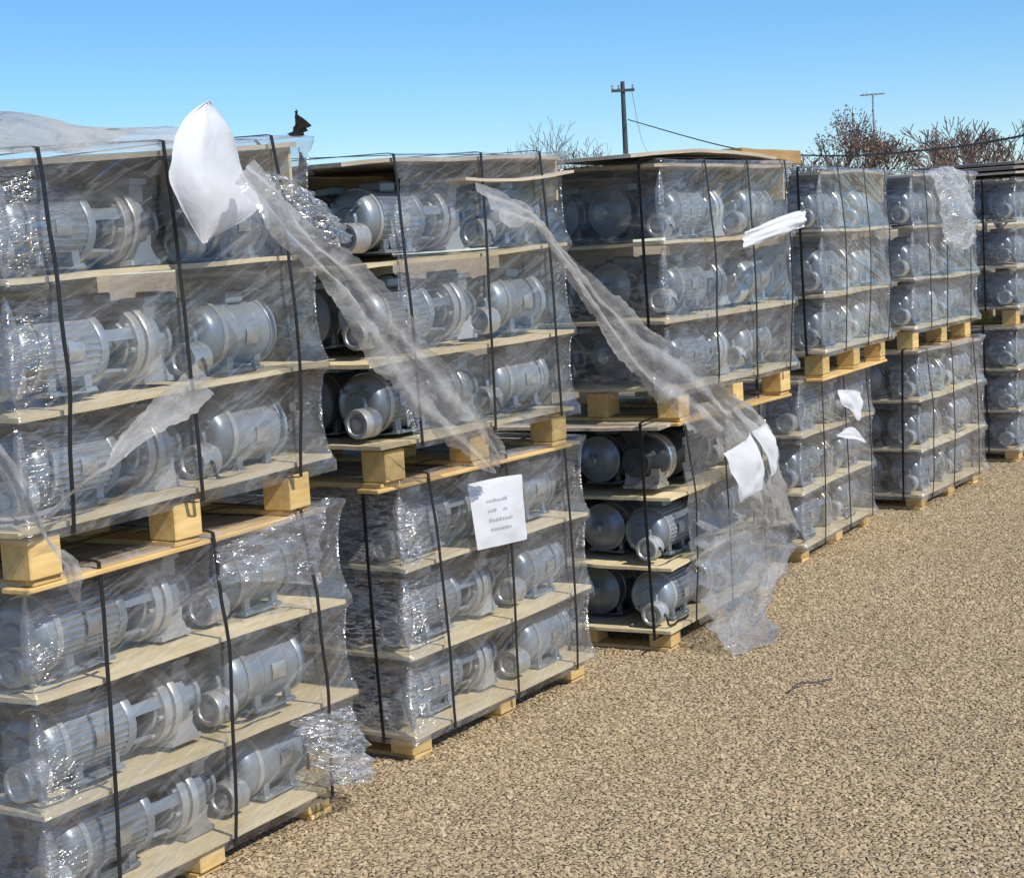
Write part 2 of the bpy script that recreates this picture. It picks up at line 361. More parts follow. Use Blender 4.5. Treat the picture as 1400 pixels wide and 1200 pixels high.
# ------------------------------------------------------------------ stacks of pallet loads
L, W = 1.2, .82
ST = {'Au': (-1.163, 3.908, 1.057), 'Al': (-1.203, 3.977, 1.017), 'Bu': (-.423, 5.267, .975), 'Bl': (-.381, 5.395, .994),
      'Cu': (.696, 6.716, 1.001), 'Cl': (.61, 6.677, 1.058), 'Du': (1.601, 8.353, 1.068), 'Dl': (1.465, 8.373, 1.053),
      'Eu': (2.402, 9.764, 1.002), 'El': (2.413, 9.751, .993), 'Fu': (3.544, 11.508, 1.0), 'Fl': (3.531, 11.492, 1.0)}
LEV = {'l': (0, .095, .366, .661, .945), 'u': (.945, 1.088, 1.377, 1.689, 1.989)}
STACK = dict(A='leftmost stack', B='second stack from left', C='third stack from left', D='fourth stack from left', E='fifth stack from left', F='rightmost stack')
LOAD = dict(u='upper load', l='lower load')
T = .013
# per sheet: extra length at left / right end, lift at left / right end  (boards are cut and laid unevenly)
ADJ = {('Au', 4): (-.0, -.02, -.02, .05), ('Au', 3): (0, -.04, 0, .02), ('Au', 2): (0, .05, 0, .022), ('Au', 1): (.02, .06, 0, .02), ('Al', 3): (0, .05, 0, 0), ('Al', 2): (0, .07, 0, -.01),
       ('Bu', 4): (.10, -.04, .0, .03), ('Bu', 3): (0, 0, -.02, .0), ('Bu', 2): (.03, 0, -.015, 0), ('Cu', 4): (.16, 0, .0, .012), ('Cu', 3): (.1, 0, 0, 0), ('Cu', 2): (.1, 0, 0, 0), ('Cl', 3): (-.04, 0, -.01, 0), ('Cl', 4): (.04, 0, 0, 0), ('Eu', 2): (0, .05, 0, 0), ('El', 2): (0, .05, 0, 0), ('Fu', 4): (0, 0, -.03, -.03)}
def Wp(ld, s, d, z):
    x, y, t = ST[ld]; c, n = math.cos(t), math.sin(t)
    return Vector((x+s*c-d*n, y+s*n+d*c, z))
def sheet(ld, i, seed):
    a, b, za, zb = ADJ.get((ld, i), (0, 0, 0, 0)); rs = random.Random(seed)
    if i in (2, 3): za += rs.uniform(-.012, .006); zb += rs.uniform(-.012, .008)
    s0, s1 = -a+rs.uniform(-.008, .012), L+b+rs.uniform(-.012, .012); d0, d1 = rs.uniform(-.008, .006), W+rs.uniform(-.01, .01)
    sk = rs.uniform(-.008, .008); nx, ny = 18, 10; off = Vector((seed*3.1, seed*1.7, 0)); amp = .004 if i == 1 else (.012 if i < 4 else .016)
    top = []
    for p in range(nx+1):
        row = []
        for q in range(ny+1):
            fu, fv = p/nx, q/ny; s = s0+(s1-s0)*fu; d = d0+(d1-d0)*fv+sk*(fu-.5)
            z = za+(zb-za)*fu+amp*noise.noise(Vector((s*1.9, d*1.9, 0))+off)
            ed = max(0, abs(fu-.5)*2-.8)/.2; z -= .008*ed*rs.random()*.4
            if p in (0, nx) or q in (0, ny): s += .0025*noise.noise(Vector((s*40, d*40, seed))); d += .0025*noise.noise(Vector((s*40, d*40, seed+9)))
            row.append((s, d, z))
        top.append(row)
    m = MB(); k = ny+1; n = (nx+1)*k
    m.add([p for r in top for p in r]+[(x, y, z-T) for r in top for x, y, z in r],
          [(p*k+q, (p+1)*k+q, (p+1)*k+q+1, p*k+q+1) for p in range(nx) for q in range(ny)] +
          [(n+p*k+q+1, n+(p+1)*k+q+1, n+(p+1)*k+q, n+p*k+q) for p in range(nx) for q in range(ny)])
    rim = [p*k for p in range(nx+1)]+[nx*k+q for q in range(1, k)]+[p*k+ny for p in range(nx-1, -1, -1)]+[q for q in range(ny-1, 0, -1)]
    m.f += [(rim[j], n+rim[j], n+rim[(j+1) % len(rim)], rim[(j+1) % len(rim)]) for j in range(len(rim))]
    return m
def at_load(m, name, mt, ld, z, parent=None, smooth=None):
    x, y, t = ST[ld]
    return m.obj(name, mt, parent, smooth, (x, y, z), t)

BLK = {}
def pallet(ld):
    lv = LEV[ld[1]]; h = lv[1]-lv[0]; rt_ = .016; x, y, t = ST[ld]
    root = link('wooden_pallet', None, None, (x, y, lv[0]), t); root.empty_display_size = .2
    tag(root, f'pine block pallet under the {LOAD[ld[1]]} of the {STACK[ld[0]]}', 'pallet', 'wooden block pallets')
    dk = sheet(ld, 1, hash_(ld)+1)
    d = dk.obj('deck', 'ply', root); d.location.z = h
    z0, z1 = rt_+.001, h-T-.010
    bw = .105
    if ld[1] not in BLK: BLK[ld[1]] = MB().bbox(-bw/2, bw/2, -.05, .05, z0, z1, .004).mesh('block', 'pine')
    if 'run' not in BLK: BLK['run'] = MB().bbox(-.05, .05, 0, W-.06, 0, rt_, .003).mesh('runner', 'pine')
    rs = random.Random(hash_(ld)+5)
    for s in (.085, .60, 1.115):
        for dd in (.075, .41, .745):
            b = link('block', BLK[ld[1]], root, (s+rs.uniform(-.012, .012), dd+rs.uniform(-.01, .01), 0), rs.uniform(-.05, .05))
        link('runner', BLK['run'], root, (s+rs.uniform(-.006, .006), .03, 0), rs.uniform(-.008, .008))
    if ld[1] == 'u':
        m = MB().bbox(.01, L-.01, -.045, .045, 0, .014, .003).mesh('stringer', 'pine')
        for dd in (.07, .41, .75): link('stringer', m, root, (0, dd, -.0145+.0), rs.uniform(-.006, .006))
    return root
def hash_(ld): return (ord(ld[0])-64)*20+(7 if ld[1] == 'u' else 0)

TIER = {1: 'bottom tier', 2: 'middle tier', 3: 'top tier'}
ROW = ['front row', 'middle row', 'back row']
SC = 1.12
def load(ld):
    lv = LEV[ld[1]]; rs = random.Random(hash_(ld)); where = f'{LOAD[ld[1]]}, {STACK[ld[0]]}'
    pallet(ld)
    for i in (2, 3, 4):
        sh = at_load(sheet(ld, i, hash_(ld)+i*2), 'plywood_sheet', 'plyg' if i == 4 else 'ply', ld, lv[i])
        what = {2: 'tan plywood sheet between bottom and middle tiers', 3: 'tan plywood sheet between middle and top tiers', 4: 'weathered plywood sheet lying over the top tier'}[i]
        tag(sh, f'{what}, {where}', 'plywood sheet', 'plywood sheets between tiers')
    za, zb = ADJ.get((ld, 4), (0, 0, 0, 0))[2:]; ya, yb, zl = W+.013, W+.022, lv[1]-T-.01; z2 = lv[4]+.020
    bb_ = MB().add([(0, ya, zl), (L, ya, zl), (L, yb, zl), (0, yb, zl), (0, ya, z2+za), (L, ya, z2+zb), (L, yb, z2+zb), (0, yb, z2+za)], [(3, 2, 1, 0), (4, 5, 6, 7), (0, 1, 5, 4), (1, 2, 6, 5), (2, 3, 7, 6), (3, 0, 4, 7)])  # added board: keeps light out from behind so the interior stays dark
    tag(at_load(bb_, 'added_shade_backboard', 'ply', ld, 0), f'added upright plywood board darkening the interior, {where}', 'plywood sheet', 'added boards shading the loads from behind')
    if ld[1] == 'u':
        zc = lv[4]+zb-T
        m_ = MB().bbox(L-.03, L-.018, .02, W+.012, zc-.15, zc+.006, .002)  # strip added to shut out the sky below the top sheet
        tag(at_load(m_, 'added_shade_strip', 'ply', ld, 0), f'added plywood strip darkening the right end under top sheet, {where}', 'plywood strip', 'added strips shading the right ends')
    for k in (1, 2, 3):
        z = lv[k]+.008
        for r in range(3):
            d = .145+.240*r; rev = r == 1 or (r == 2 and rs.random() < .4)
            js = rs.uniform(-.015, .02); t = ST[ld][2]+rs.uniform(-.045, .045)
            dark = (ld, k, r) in ((('Cl'), 3, 0),)
            kind = 'dark' if dark else 'pump'
            a, b = ('left', 'right')
            if not rev:
                u1 = (kind, .085+js, d, t); u2 = ('motor', .790+js, d+rs.uniform(-.005, .01), t+rs.uniform(-.03, .03))
            else:
                u1 = ('motor', .455+js, d, t+math.pi); u2 = ('pump', 1.11+js, d, t+math.pi)
                a, b = 'left', 'right'
            if dark: u1 = ('dark', .66, d, t+math.pi)
            cond = rs.random()
            for (kk, s, dd, rz), side in ((u1, a), (u2, b)):
                nm = {'pump': 'grey flanged pump motor', 'motor': 'grey motor without pump', 'dark': 'black pump motor'}[kk]
                place_motor(kk, Wp(ld, s, dd, z+rs.uniform(0, .002)), rz, f'{nm}, {ROW[r]}, {TIER[k]}, {where}', rs.uniform(-.09, .09))
for ld in ST: load(ld)

# ------------------------------------------------------------------ black straps round each load
def strap_path(pts, wdir, width=.0125):
    """flat band following pts, wide along wdir"""
    m = MB(); P = [Vector(p) for p in pts]; wv = Vector(wdir)*width/2; v = []; f = []
    for i, p in enumerate(P):
        t = (P[min(i+1, len(P)-1)]-P[max(i-1, 0)]).normalized(); n = t.cross(wv).normalized()*.0012
        v += [p-wv-n, p+wv-n, p+wv+n, p-wv+n]
    for i in range(len(P)-1): f += [(i*4+k, i*4+(k+1) % 4, i*4+4+(k+1) % 4, i*4+4+k) for k in range(4)]
    f += [(0, 1, 2, 3), tuple(4*(len(P)-1)+k for k in (3, 2, 1, 0))]
    return m.add(v, f)
def front_strap(ld, s, which, lean=0, slack=0):
    lv = LEV[ld[1]]; rs = random.Random(hash_(ld)+int(s*100)); z0 = lv[1]-T-.012; za, zb = ADJ.get((ld, 4), (0, 0, 0, 0))[2:]; z1 = lv[4]+za+(zb-za)*s/L+.016
    o = -.020; pts = [(s, .10, z0), (s, o+.006, z0)]
    n = 14
    for i in range(n+1):
        q = i/n; w_ = math.sin(math.pi*q)
        pts.append((s+lean*(q-.5)+(.004+slack*.7)*noise.noise(Vector((s*9, q*4, hash_(ld)))), o-.004*w_-slack*w_, z0+(z1-z0)*q))
    sh = s+lean*.5
    pts += [(sh, 0.0, z1+.004), (sh, W*.5, z1+.010), (sh, W, z1+.004), (sh, W+.028, z1+.004), (sh, W+.030, (z0+z1)/2), (s, W+.028, z0)]
    x, y, t = ST[ld]
    m = strap_path(pts, (1, 0, 0)); ob = m.obj('strap', 'strap', None, None, (x, y, 0), t)
    tag(ob, f'black strap down the {which} of the front, {LOAD[ld[1]]}, {STACK[ld[0]]}', 'strap', 'black packing straps')
def end_strap(ld, d, lean=0, slack=0):
    lv = LEV[ld[1]]; z0 = lv[1]-T-.012; a, b, za, zb = ADJ.get((ld, 4), (0, 0, 0, 0)); z1 = lv[4]+.016
    aa = max(ADJ.get((ld, i), (0,)*4)[0] for i in (1, 2, 3, 4)); bb = max(ADJ.get((ld, i), (0,)*4)[1] for i in (1, 2, 3, 4))
    pts = [(.1, d, z0), (-aa-.016, d, z0)]
    for i in range(13):
        q = i/12; pts.append((-aa-.024-slack*math.sin(math.pi*q), d+lean*(q-.5), z0+(z1+za-z0)*q))
    dh = d+lean*.5
    pts += [(-aa*.5, dh, z1+za+.006), (L*.5, dh, z1+(za+zb)/2+.014), (L+bb, dh, z1+zb+.006), (L+bb+.022, dh, z1+zb-.01), (L+bb+.024, d, (z0+z1)/2), (L+bb+.018, d, z0)]
    x, y, t = ST[ld]
    ob = strap_path(pts, (0, 1, 0)).obj('strap', 'strap', None, None, (x, y, 0), t)
    tag(ob, f'black strap down the left end, {LOAD[ld[1]]}, {STACK[ld[0]]}', 'strap', 'black packing straps')
FS = {'Au': (.13, .60, 1.06), 'Al': (.22, .66, 1.08), 'Bu': (.17, .63, 1.03), 'Bl': (.18, .62, 1.03), 'Cu': (.28, .70, 1.08), 'Cl': (.20, .60, 1.04),
      'Du': (.25, .68, 1.06), 'Dl': (.27, .66, 1.05), 'Eu': (.20, .55, 1.02), 'El': (.10, .53, 1.0), 'Fu': (.2, .6, 1.0), 'Fl': (.2, .6, 1.0)}
for ld, ss in FS.items():
    rs = random.Random(hash_(ld)+99)
    for s, wn in zip(ss, ('left', 'middle', 'right')): front_strap(ld, s, wn, rs.uniform(-.07, .03), rs.choice((0, .004, .008, .022)))
    end_strap(ld, {'Cu': .04, 'Cl': .06, 'Bl': .12, 'Du': .10, 'El': .1}.get(ld, .22), rs.uniform(-.04, .04), .004)

# ------------------------------------------------------------------ stretch film
def film(ld, start=None, left=True, seed=0, crinkle=1.0, top=.05, mt='film'):
    """clear film wound round the sides; start = where along the front the torn film begins"""
    lv = LEV[ld[1]]; off = Vector((hash_(ld)*1.3, seed*2.7, 5)); e = .016
    aa = max(ADJ.get((ld, i), (0,)*4)[0] for i in (2, 3)); bb = max(ADJ.get((ld, i), (0,)*4)[1] for i in (2, 3))
    path = []; st = .018
    def seg(p0, p1, nrm, key):
        n = int(math.hypot(p1[0]-p0[0], p1[1]-p0[1])/st)
        for i in range(n+1):
            q = i/n; path.append((p0[0]+(p1[0]-p0[0])*q, p0[1]+(p1[1]-p0[1])*q, nrm, key))
    if left and start is None: seg((-aa-e, W+e), (-aa-e, 0), (1, 0), 'l')
    seg(((-aa-e+.012) if start is None else start-.04, -e), (L+bb+e-.012, -e), (0, 1), 'f')
    seg((L+bb+e, 0), (L+bb+e, W+e), (-1, 0), 'r')
    zs = []; z = lv[1]-.03
    nz = int((lv[4]+.012-z)/.0145)
    zs = [z+(lv[4]+.012-z)*i/nz for i in range(nz+1)]
    P = []; keep = []; CR = []
    for (s, d, nm, key) in path:
        row = []; kr = []
        dc = min(math.hypot(s+aa+e, d+e), math.hypot(s-L-bb-e, d+e)); cr = math.exp(-(dc/.09)**2)
        za, zb = ADJ.get((ld, 4), (0, 0, 0, 0))[2:]; lift = za+(zb-za)*max(0, min(1, s/L))
        for z in zs:
            j = max(i for i in (1, 2, 3) if lv[i] <= z+.031); q = min(1, max(0, (z-lv[j])/(lv[j+1]-lv[j])))
            b = math.sin(math.pi*q)**.7 if 0 < q < 1 else 0
            run = s-d if key == 'l' else s+(d if key == 'r' else 0)
            n1 = noise.noise(Vector((run*1.6, z*2.2, 0))+off)
            rg = 1-abs(noise.noise(Vector((run*3.5+z*2.0, z*11-run*3.2, 1))+off))*2
            n3 = noise.noise(Vector((run*22, z*26, 2))+off)
            loc = 1.6 if (key == 'l' or dc < .22 and s < .3) else .55
            a = b*(.012+.012*n1+.030*cr)+(.25+.75*b)*crinkle*loc*(.006*max(0, rg)+.0045*n3*(.5+n1))
            c0 = (1.0 if ld != 'Cu' else .35) if key == 'l' else max(0, 1-max(0, s-.12)/.16)
            if key == 'r': c0 = .9 if ld in ('Bl', 'Al') else .35
            CR.append(min(1, max(.0, c0*(.75+.5*n1)+.55*max(0, n1-.12)*2))*crinkle*(.35+.65*b))
            row.append((s+nm[0]*a, d+nm[1]*a, z+lift*((z-lv[1])/(lv[4]-lv[1]))))
            kr.append(start is None or key != 'f' or s > start+.06*noise.noise(Vector((z*5, 3, seed)))+.03*noise.noise(Vector((z*17, 7, seed))))
        for i in (1, 2, 3):                                   # folded over the top sheet
            s_, d_, z_ = row[-1]; f = top/3; n1 = noise.noise(Vector((s*4, d*4, i))+off)
            row.append((s_+nm[0]*f, d_+nm[1]*f, z_+.002+.005*n1)); kr.append(kr[-1]); CR.append(.3)
        P.append(row); keep.append(kr)
    m = MB(); m_ = len(P[0]); m.v = [p for r in P for p in r]
    for i in range(len(P)-1):
        for j in range(m_-1):
            if keep[i][j] and keep[i+1][j] and keep[i][j+1]: m.f.append((i*m_+j, i*m_+j+1, (i+1)*m_+j+1, (i+1)*m_+j))
    x, y, t = ST[ld]
    ob = m.obj('stretch_film', mt, None, 180, (x, y, 0), t)
    ob.data.attributes.new('crinkle', 'FLOAT', 'POINT').data.foreach_set('value', CR)
    tag(ob, f'clear wrinkled stretch film wound round the {LOAD[ld[1]]} of the {STACK[ld[0]]}', 'plastic wrap', 'stretch film round the loads')
    bm = bmesh.new(); bm.from_mesh(ob.data); bmesh.ops.delete(bm, geom=[v for v in bm.verts if not v.link_faces], context='VERTS'); bm.to_mesh(ob.data); bm.free()
for i, ld in enumerate(ST):
    film(ld, {'Bu': .14, 'Cl': .20}.get(ld), True, i, {'Al': .6, 'Bl': 1.15, 'Cu': .55, 'Du': .35, 'Dl': .45, 'Eu': .5, 'El': .35, 'Fu': .5, 'Fl': .4}.get(ld, 1.0), mt='filmh' if ld in ('Du', 'Dl', 'Eu', 'El') else 'film')

# ------------------------------------------------------------------ loose film, blown and hanging
PAPER_A = [[(0.67, 2.119, 0.1), (0.561, 2.062, 0.1), (0.508, 1.976, 0.1), (0.506, 1.887, 0.1), (0.605, 1.749, 0.1)], [(0.673, 2.119, 0.1), (0.623, 2.058, 0.13), (0.58, 1.948, 0.16), (0.609, 1.846, 0.15), (0.614, 1.749, 0.1)], [(0.679, 2.118, 0.1), (0.763, 2.053, 0.09), (0.851, 1.946, 0.06), (0.916, 1.839, 0.045), (0.626, 1.754, 0.1)]]
def ribbon(name, ld, pts, widths, label, cat_, twist=0, folds=3, amp=.02, mt='tail', na=14, seed=0, roll0=0):
    """pts in load coordinates (along front, height, outwards)"""
    C = cat([(s, -o, z) for s, z, o in pts], 16); n = len(C); P = []
    wv = np.interp(np.linspace(0, 1, n), np.linspace(0, 1, len(widths)), widths)
    for i, c in enumerate(C):
        t = (C[min(i+1, n-1)]-C[max(i-1, 0)]).normalized(); nrm = Vector((0, -1, 0)); side = t.cross(nrm).normalized()
        a = roll0+twist*i/(n-1); sd_ = side*math.cos(a)+t.cross(side)*math.sin(a); nn = t.cross(sd_); row = []
        for j in range(na+1):
            q = j/na-.5; w_ = wv[i]
            ph = q*folds*2*math.pi+2.5*noise.noise(Vector((i*.03, seed, q*2)))
            h = amp*min(1, w_/.08)*math.sin(ph)+.8*amp*noise.noise(Vector((i*.10, q*7, seed+4)))+.35*amp*noise.noise(Vector((i*.35, q*18, seed+6)))
            ed = w_*(.16*noise.noise(Vector((i*.07, seed+(5 if q > 0 else 0), 1)))+.09*noise.noise(Vector((i*.4, seed+(5 if q > 0 else 0), 2))))*max(0, abs(q)-.3)*5
            row.append(c+sd_*(q*w_+ed)+nn*h)
        P.append(row)
    x, y, t = ST[ld]
    return tag(MB().grid(P).obj(name, mt, None, 180, (x, y, 0), t), label, cat_)
def patch(name, ld, rows, label, cat_, mt='tail', n=20, amp=.02, freq=6, seed=0, bulge=0, streak=(1, 1), crk=0):
    """rows: lists of load-coordinate points, spanned by a smooth sheet"""
    cols = [cat([(s, -o, z) for s, z, o in r], n//max(1, len(r)-1)) for r in rows]
    k = min(len(c) for c in cols); P = []
    for j in range(k): P.append(cat([c[j] for c in cols], max(2, n//max(1, len(rows)-1))))
    Q = []
    for i, r in enumerate(P):
        row = []
        for j, p in enumerate(r):
            a, b = i/(len(P)-1), j/(len(r)-1)
            h = amp*noise.noise(Vector((a*freq*streak[0], b*freq*streak[1], seed)))+.4*amp*noise.noise(Vector((a*freq*3*streak[0], b*freq*3*streak[1], seed+3)))
            p = Vector(p)+Vector((.4*h, -h-bulge*math.sin(math.pi*a)*math.sin(math.pi*b), .4*h*noise.noise(Vector((a*3, b*3, seed+8)))))
            row.append(p)
        Q.append(row)
    x, y, t = ST[ld]
    ob = MB().grid(Q).obj(name, mt, None, 180, (x, y, 0), t)
    if crk: ob.data.attributes.new('crinkle', 'FLOAT', 'POINT').data.foreach_set('value', [crk]*len(ob.data.vertices))
    return tag(ob, label, cat_)

ribbon('loose_film_strip', 'Bu', [(-.86, 1.93, .30), (-.80, 1.84, .34), (-.70, 1.75, .34), (-.572, 1.699, .3), (-.429, 1.612, .28), (-.226, 1.452, .24), (-.007, 1.299, .2), (.215, 1.147, .17), (.406, 1.026, .13), (.53, .952, .09)],
       [.16, .2, .12, .13, .17, .20, .20, .17, .12, .06], 'broad milky film strip blown from leftmost stack across second stack', 'plastic strip', 1.0, 2.2, .012, seed=1, roll0=-.5)
ribbon('loose_film_strip', 'Cu', [(-1.86, 1.83, .33), (-1.70, 1.80, .33), (-1.539, 1.764, .3), (-1.307, 1.655, .25), (-1.039, 1.511, .2), (-.769, 1.379, .16), (-.499, 1.237, .13), (-.205, 1.125, .12), (.046, .996, .12), (.2, .93, .1)],
       [.16, .10, .05, .06, .13, .18, .22, .22, .22, .2], 'twisted film strip blown from second stack across third stack', 'plastic strip', 1.3, 2.5, .014, seed=2, roll0=-.8)
ribbon('film_rope', 'Au', [(-.25, 1.42, .08), (-.14, 1.263, .1), (-.075, 1.151, .1), (-.017, 1.055, .1), (.048, .998, .09), (.066, .95, .07), (.10, .90, .05)],
       [.05, .04, .03, .035, .05, .03, .02], 'thick twisted film rope hanging off leftmost stack corner', 'plastic strip', 5, 2, .008, seed=3, na=8)
ribbon('film_rope', 'Au', [(-.127, 1.134, .05), (.01, 1.127, .05), (.112, 1.169, .05), (.245, 1.216, .05), (.331, 1.269, .05), (.506, 1.333, .045), (.66, 1.385, .03)],
       [.03, .035, .03, .03, .06, .09, .10], 'thin gathered film rope slanting across bottom tier of leftmost upper load', 'plastic strip', 3, 2, .008, seed=4, na=8)
patch('loose_film_sheet', 'Cl', [[(.10, 1.02, .10), (.36, .783, .12), (.60, .553, .12), (.79, .395, .09)], [(.30, 1.02, .16), (.64, .79, .17), (.82, .56, .15), (1.02, .36, .10)], [(.52, 1.0, .10), (.92, .80, .12), (1.02, .58, .11), (1.27, .33, .08)]],
      'milky film tail with papers caught in it, front of third stack', 'plastic sheet', amp=.045, seed=5, n=30, streak=(.6, 3.2))
patch('loose_film_sheet', 'Cl', [[(.20, .56, .05), (.15, .322, .08), (.05, .10, .16), (.02, .01, .26)], [(.65, .50, .06), (.70, .27, .10), (.35, .06, .18), (.25, .012, .34)], [(1.06, .42, .05), (1.24, .224, .08), (.72, .03, .14), (.5, .012, .26)]],
      'thin film skirt trailing onto gravel below third stack', 'plastic sheet', mt='filmt', amp=.05, seed=6, n=30, streak=(3.2, .8), crk=.35)
patch('loose_film_sheet', 'Eu', [[(.30, 2.01, .02), (.36, 1.78, .05), (.44, 1.56, .05)], [(.62, 2.03, .03), (.70, 1.78, .09), (.72, 1.52, .08)], [(.99, 1.99, .02), (1.0, 1.75, .05), (.99, 1.55, .05)]],
      'crumpled whitish film bunch on top right of fifth stack', 'plastic sheet', mt='filmw', amp=.035, seed=7, n=28, streak=(1, 2.5), crk=1)
patch('loose_film_sheet', 'Au', [[(0.944, 1.943, 0.03), (1.008, 1.862, 0.03), (1.095, 1.771, 0.03), (1.177, 1.712, 0.03)], [(0.965, 1.941, 0.06), (1.048, 1.885, 0.08), (1.145, 1.804, 0.1), (1.203, 1.729, 0.11)], [(1.035, 1.932, 0.05), (1.17, 1.887, 0.05), (1.298, 1.805, 0.05), (1.359, 1.739, 0.05)]],
      'crumpled film bunch at upper right corner of leftmost stack', 'plastic sheet', mt='filmh', amp=.03, seed=21, n=28, freq=8, streak=(2, 1), crk=1.0)
patch('loose_film_sheet', 'Al', [[(0.942, 0.351, 0.02), (1.014, 0.229, 0.02), (1.055, 0.115, 0.02)], [(1.042, 0.348, 0.05), (1.083, 0.238, 0.07), (1.06, 0.131, 0.1)], [(1.217, 0.321, 0.02), (1.273, 0.201, 0.03), (1.197, 0.097, 0.1)]],
      'crumpled film bunch at lower right corner of leftmost stack', 'plastic sheet', mt='filmh', amp=.035, seed=22, n=28, freq=8, streak=(1.5, 1.5), crk=1.0)
patch('loose_film_sheet', 'Al', [[(0.662, 0.92, 0.03), (0.65, 0.816, 0.03)], [(0.856, 0.94, 0.05), (0.841, 0.788, 0.04)], [(1.161, 0.98, 0.03), (1.096, 0.725, 0.03)]],
      'milky film flap sagging below upper pallet of leftmost stack', 'plastic sheet', mt='filmh', amp=.03, seed=23, n=24, freq=5, streak=(1, 2), crk=.5)
# bunched film lying on top of the nearest stack
patch('loose_film_sheet', 'Au', [[(-.03, 1.975, .02), (.2, 1.98, .02), (.45, 1.99, .02), (.72, 2.0, .02)], [(-.03, 2.03, -.03), (.15, 2.065, -.03), (.40, 2.05, -.03), (.72, 2.06, -.03)], [(-.03, 2.03, -.16), (.2, 2.09, -.18), (.45, 2.05, -.16), (.72, 2.07, -.16)], [(-.03, 2.01, -.4), (.2, 2.03, -.4), (.45, 2.02, -.4), (.72, 2.03, -.4)]],
      'bunched grey film lying over the top of leftmost stack', 'plastic sheet', amp=.025, seed=8, n=36, freq=8)
patch('film_scrap', 'Au', [[(1.150, 2.055, .0), (1.160, 2.08, .02), (1.152, 2.128, .03)], [(1.18, 2.05, -.01), (1.175, 2.07, .01), (1.158, 2.115, .03)], [(1.215, 2.05, .0), (1.215, 2.07, .02), (1.222, 2.083, .03)]],
      'small dark scrap of film standing on leftmost stack top corner', 'plastic scrap', mt='strap', amp=.012, seed=9, n=10)
patch('film_scrap', 'Bu', [[(-.34, 1.94, .02), (-.33, 1.97, .03), (-.325, 2.02, .03)], [(-.29, 1.94, .02), (-.29, 1.96, .03), (-.31, 2.0, .03)], [(-.25, 1.94, .02), (-.26, 1.95, .02), (-.30, 1.98, .03)]],
      'tiny dark film scrap on left top corner of second stack', 'plastic scrap', mt='strap', amp=.006, seed=10, n=8)
# ------------------------------------------------------------------ sheets of paper
def paper(ld, rows, label, seed, amp=.006, bulge=.02, n=16, freq=4):
    return patch('paper_sheet', ld, rows, label, 'paper', 'paper', n, amp, freq, seed, bulge)
paper('Au', PAPER_A, 'blank white paper bulging in the wind at top of leftmost stack', 11, .008, -.02, 24, 5)
pb = paper('Bl', [[(.349, .894, .035), (.379, .658, .04)], [(.52, .892, .045), (.545, .650, .05)], [(.687, .880, .04), (.706, .638, .035)]],
           'white paper notice with four printed lines on second stack', 12, .004, .01)
def marks():
    """four short lines of print on the notice, too blurred in the photograph to read"""
    x, y, t = ST['Bl']; rs = random.Random(4)
    deps = bpy.context.evaluated_depsgraph_get() if False else None
    for li, (z, s0, s1, wts) in enumerate(((.815, .435, .555, 5), (.780, .44, .555, 4), (.745, .445, .58, 6), (.712, .455, .565, 5))):
        m = MB(); s = s0; 
        while s < s1:
            wd = rs.uniform(.006, .016); h = rs.uniform(.008, .013)
            if li == 1 and .485 < s < .51: s += .02; continue
            zz = z+(s-s0)*(-.05); o = -.075
            for k in range(2):
                a = s+k*wd*.5; m.add([(a, o, zz), (a+wd*.35, o, zz), (a+wd*.35+.002, o, zz+h), (a+.002, o, zz+h)], [(0, 1, 2, 3)])
            m.add([(s, o, zz+h*.4), (s+wd, o, zz+h*.4), (s+wd, o, zz+h*.6), (s, o, zz+h*.6)], [(0, 1, 2, 3)])
            s += wd+.004
        ob = m.obj('print_line', 'ink', pb)
        # lay the strokes on the paper surface
        for v in ob.data.vertices:
            ok, hit, nrm, _ = pb.ray_cast(Vector((v.co.x, -.5, v.co.z)), Vector((0, 1, 0)))
            if ok: v.co.y = hit.y-.0015
bpy.context.view_layer.update(); marks()
paper('Cl', [[(.14, .815, .20), (.21, .70, .22), (.30, .585, .20)], [(.31, .845, .23), (.38, .72, .24), (.41, .61, .22)], [(.45, .865, .20), (.52, .73, .225), (.56, .60, .20)]],
      'creased white paper caught in film tail, left one of two', 13, .012, .0)
paper('Cl', [[(.471, .862, .20), (.60, .75, .21), (.69, .637, .20)], [(.55, .875, .21), (.68, .77, .22), (.71, .66, .21)], [(.621, .882, .20), (.73, .79, .21), (.756, .68, .20)]],
      'bright white paper caught in film tail, right one of two', 14, .01, .0)
paper('Dl', [[(.509, .845, .03), (.53, .77, .04), (.70, .715, .035)], [(.72, .82, .04), (.72, .74, .045), (.77, .66, .04)], [(.90, .79, .03), (.89, .71, .04), (.83, .64, .035)]],
      'torn white paper, larger upper piece on fourth stack', 15, .012, .0, 12)
paper('Dl', [[(.448, .612, .035), (.46, .60, .035)], [(.68, .625, .045), (.68, .555, .045)], [(.92, .53, .035), (.95, .50, .035)]],
      'torn white paper strip, lower piece on fourth stack', 16, .012, .0, 12)
paper('Cu', [[(.45, 1.70, .10), (.43, 1.63, .10)], [(.80, 1.765, .14), (.80, 1.69, .15)], [(1.19, 1.79, .08), (1.11, 1.71, .10)]],
      'rolled white paper strip fluttering at right of third stack', 17, .014, .02)

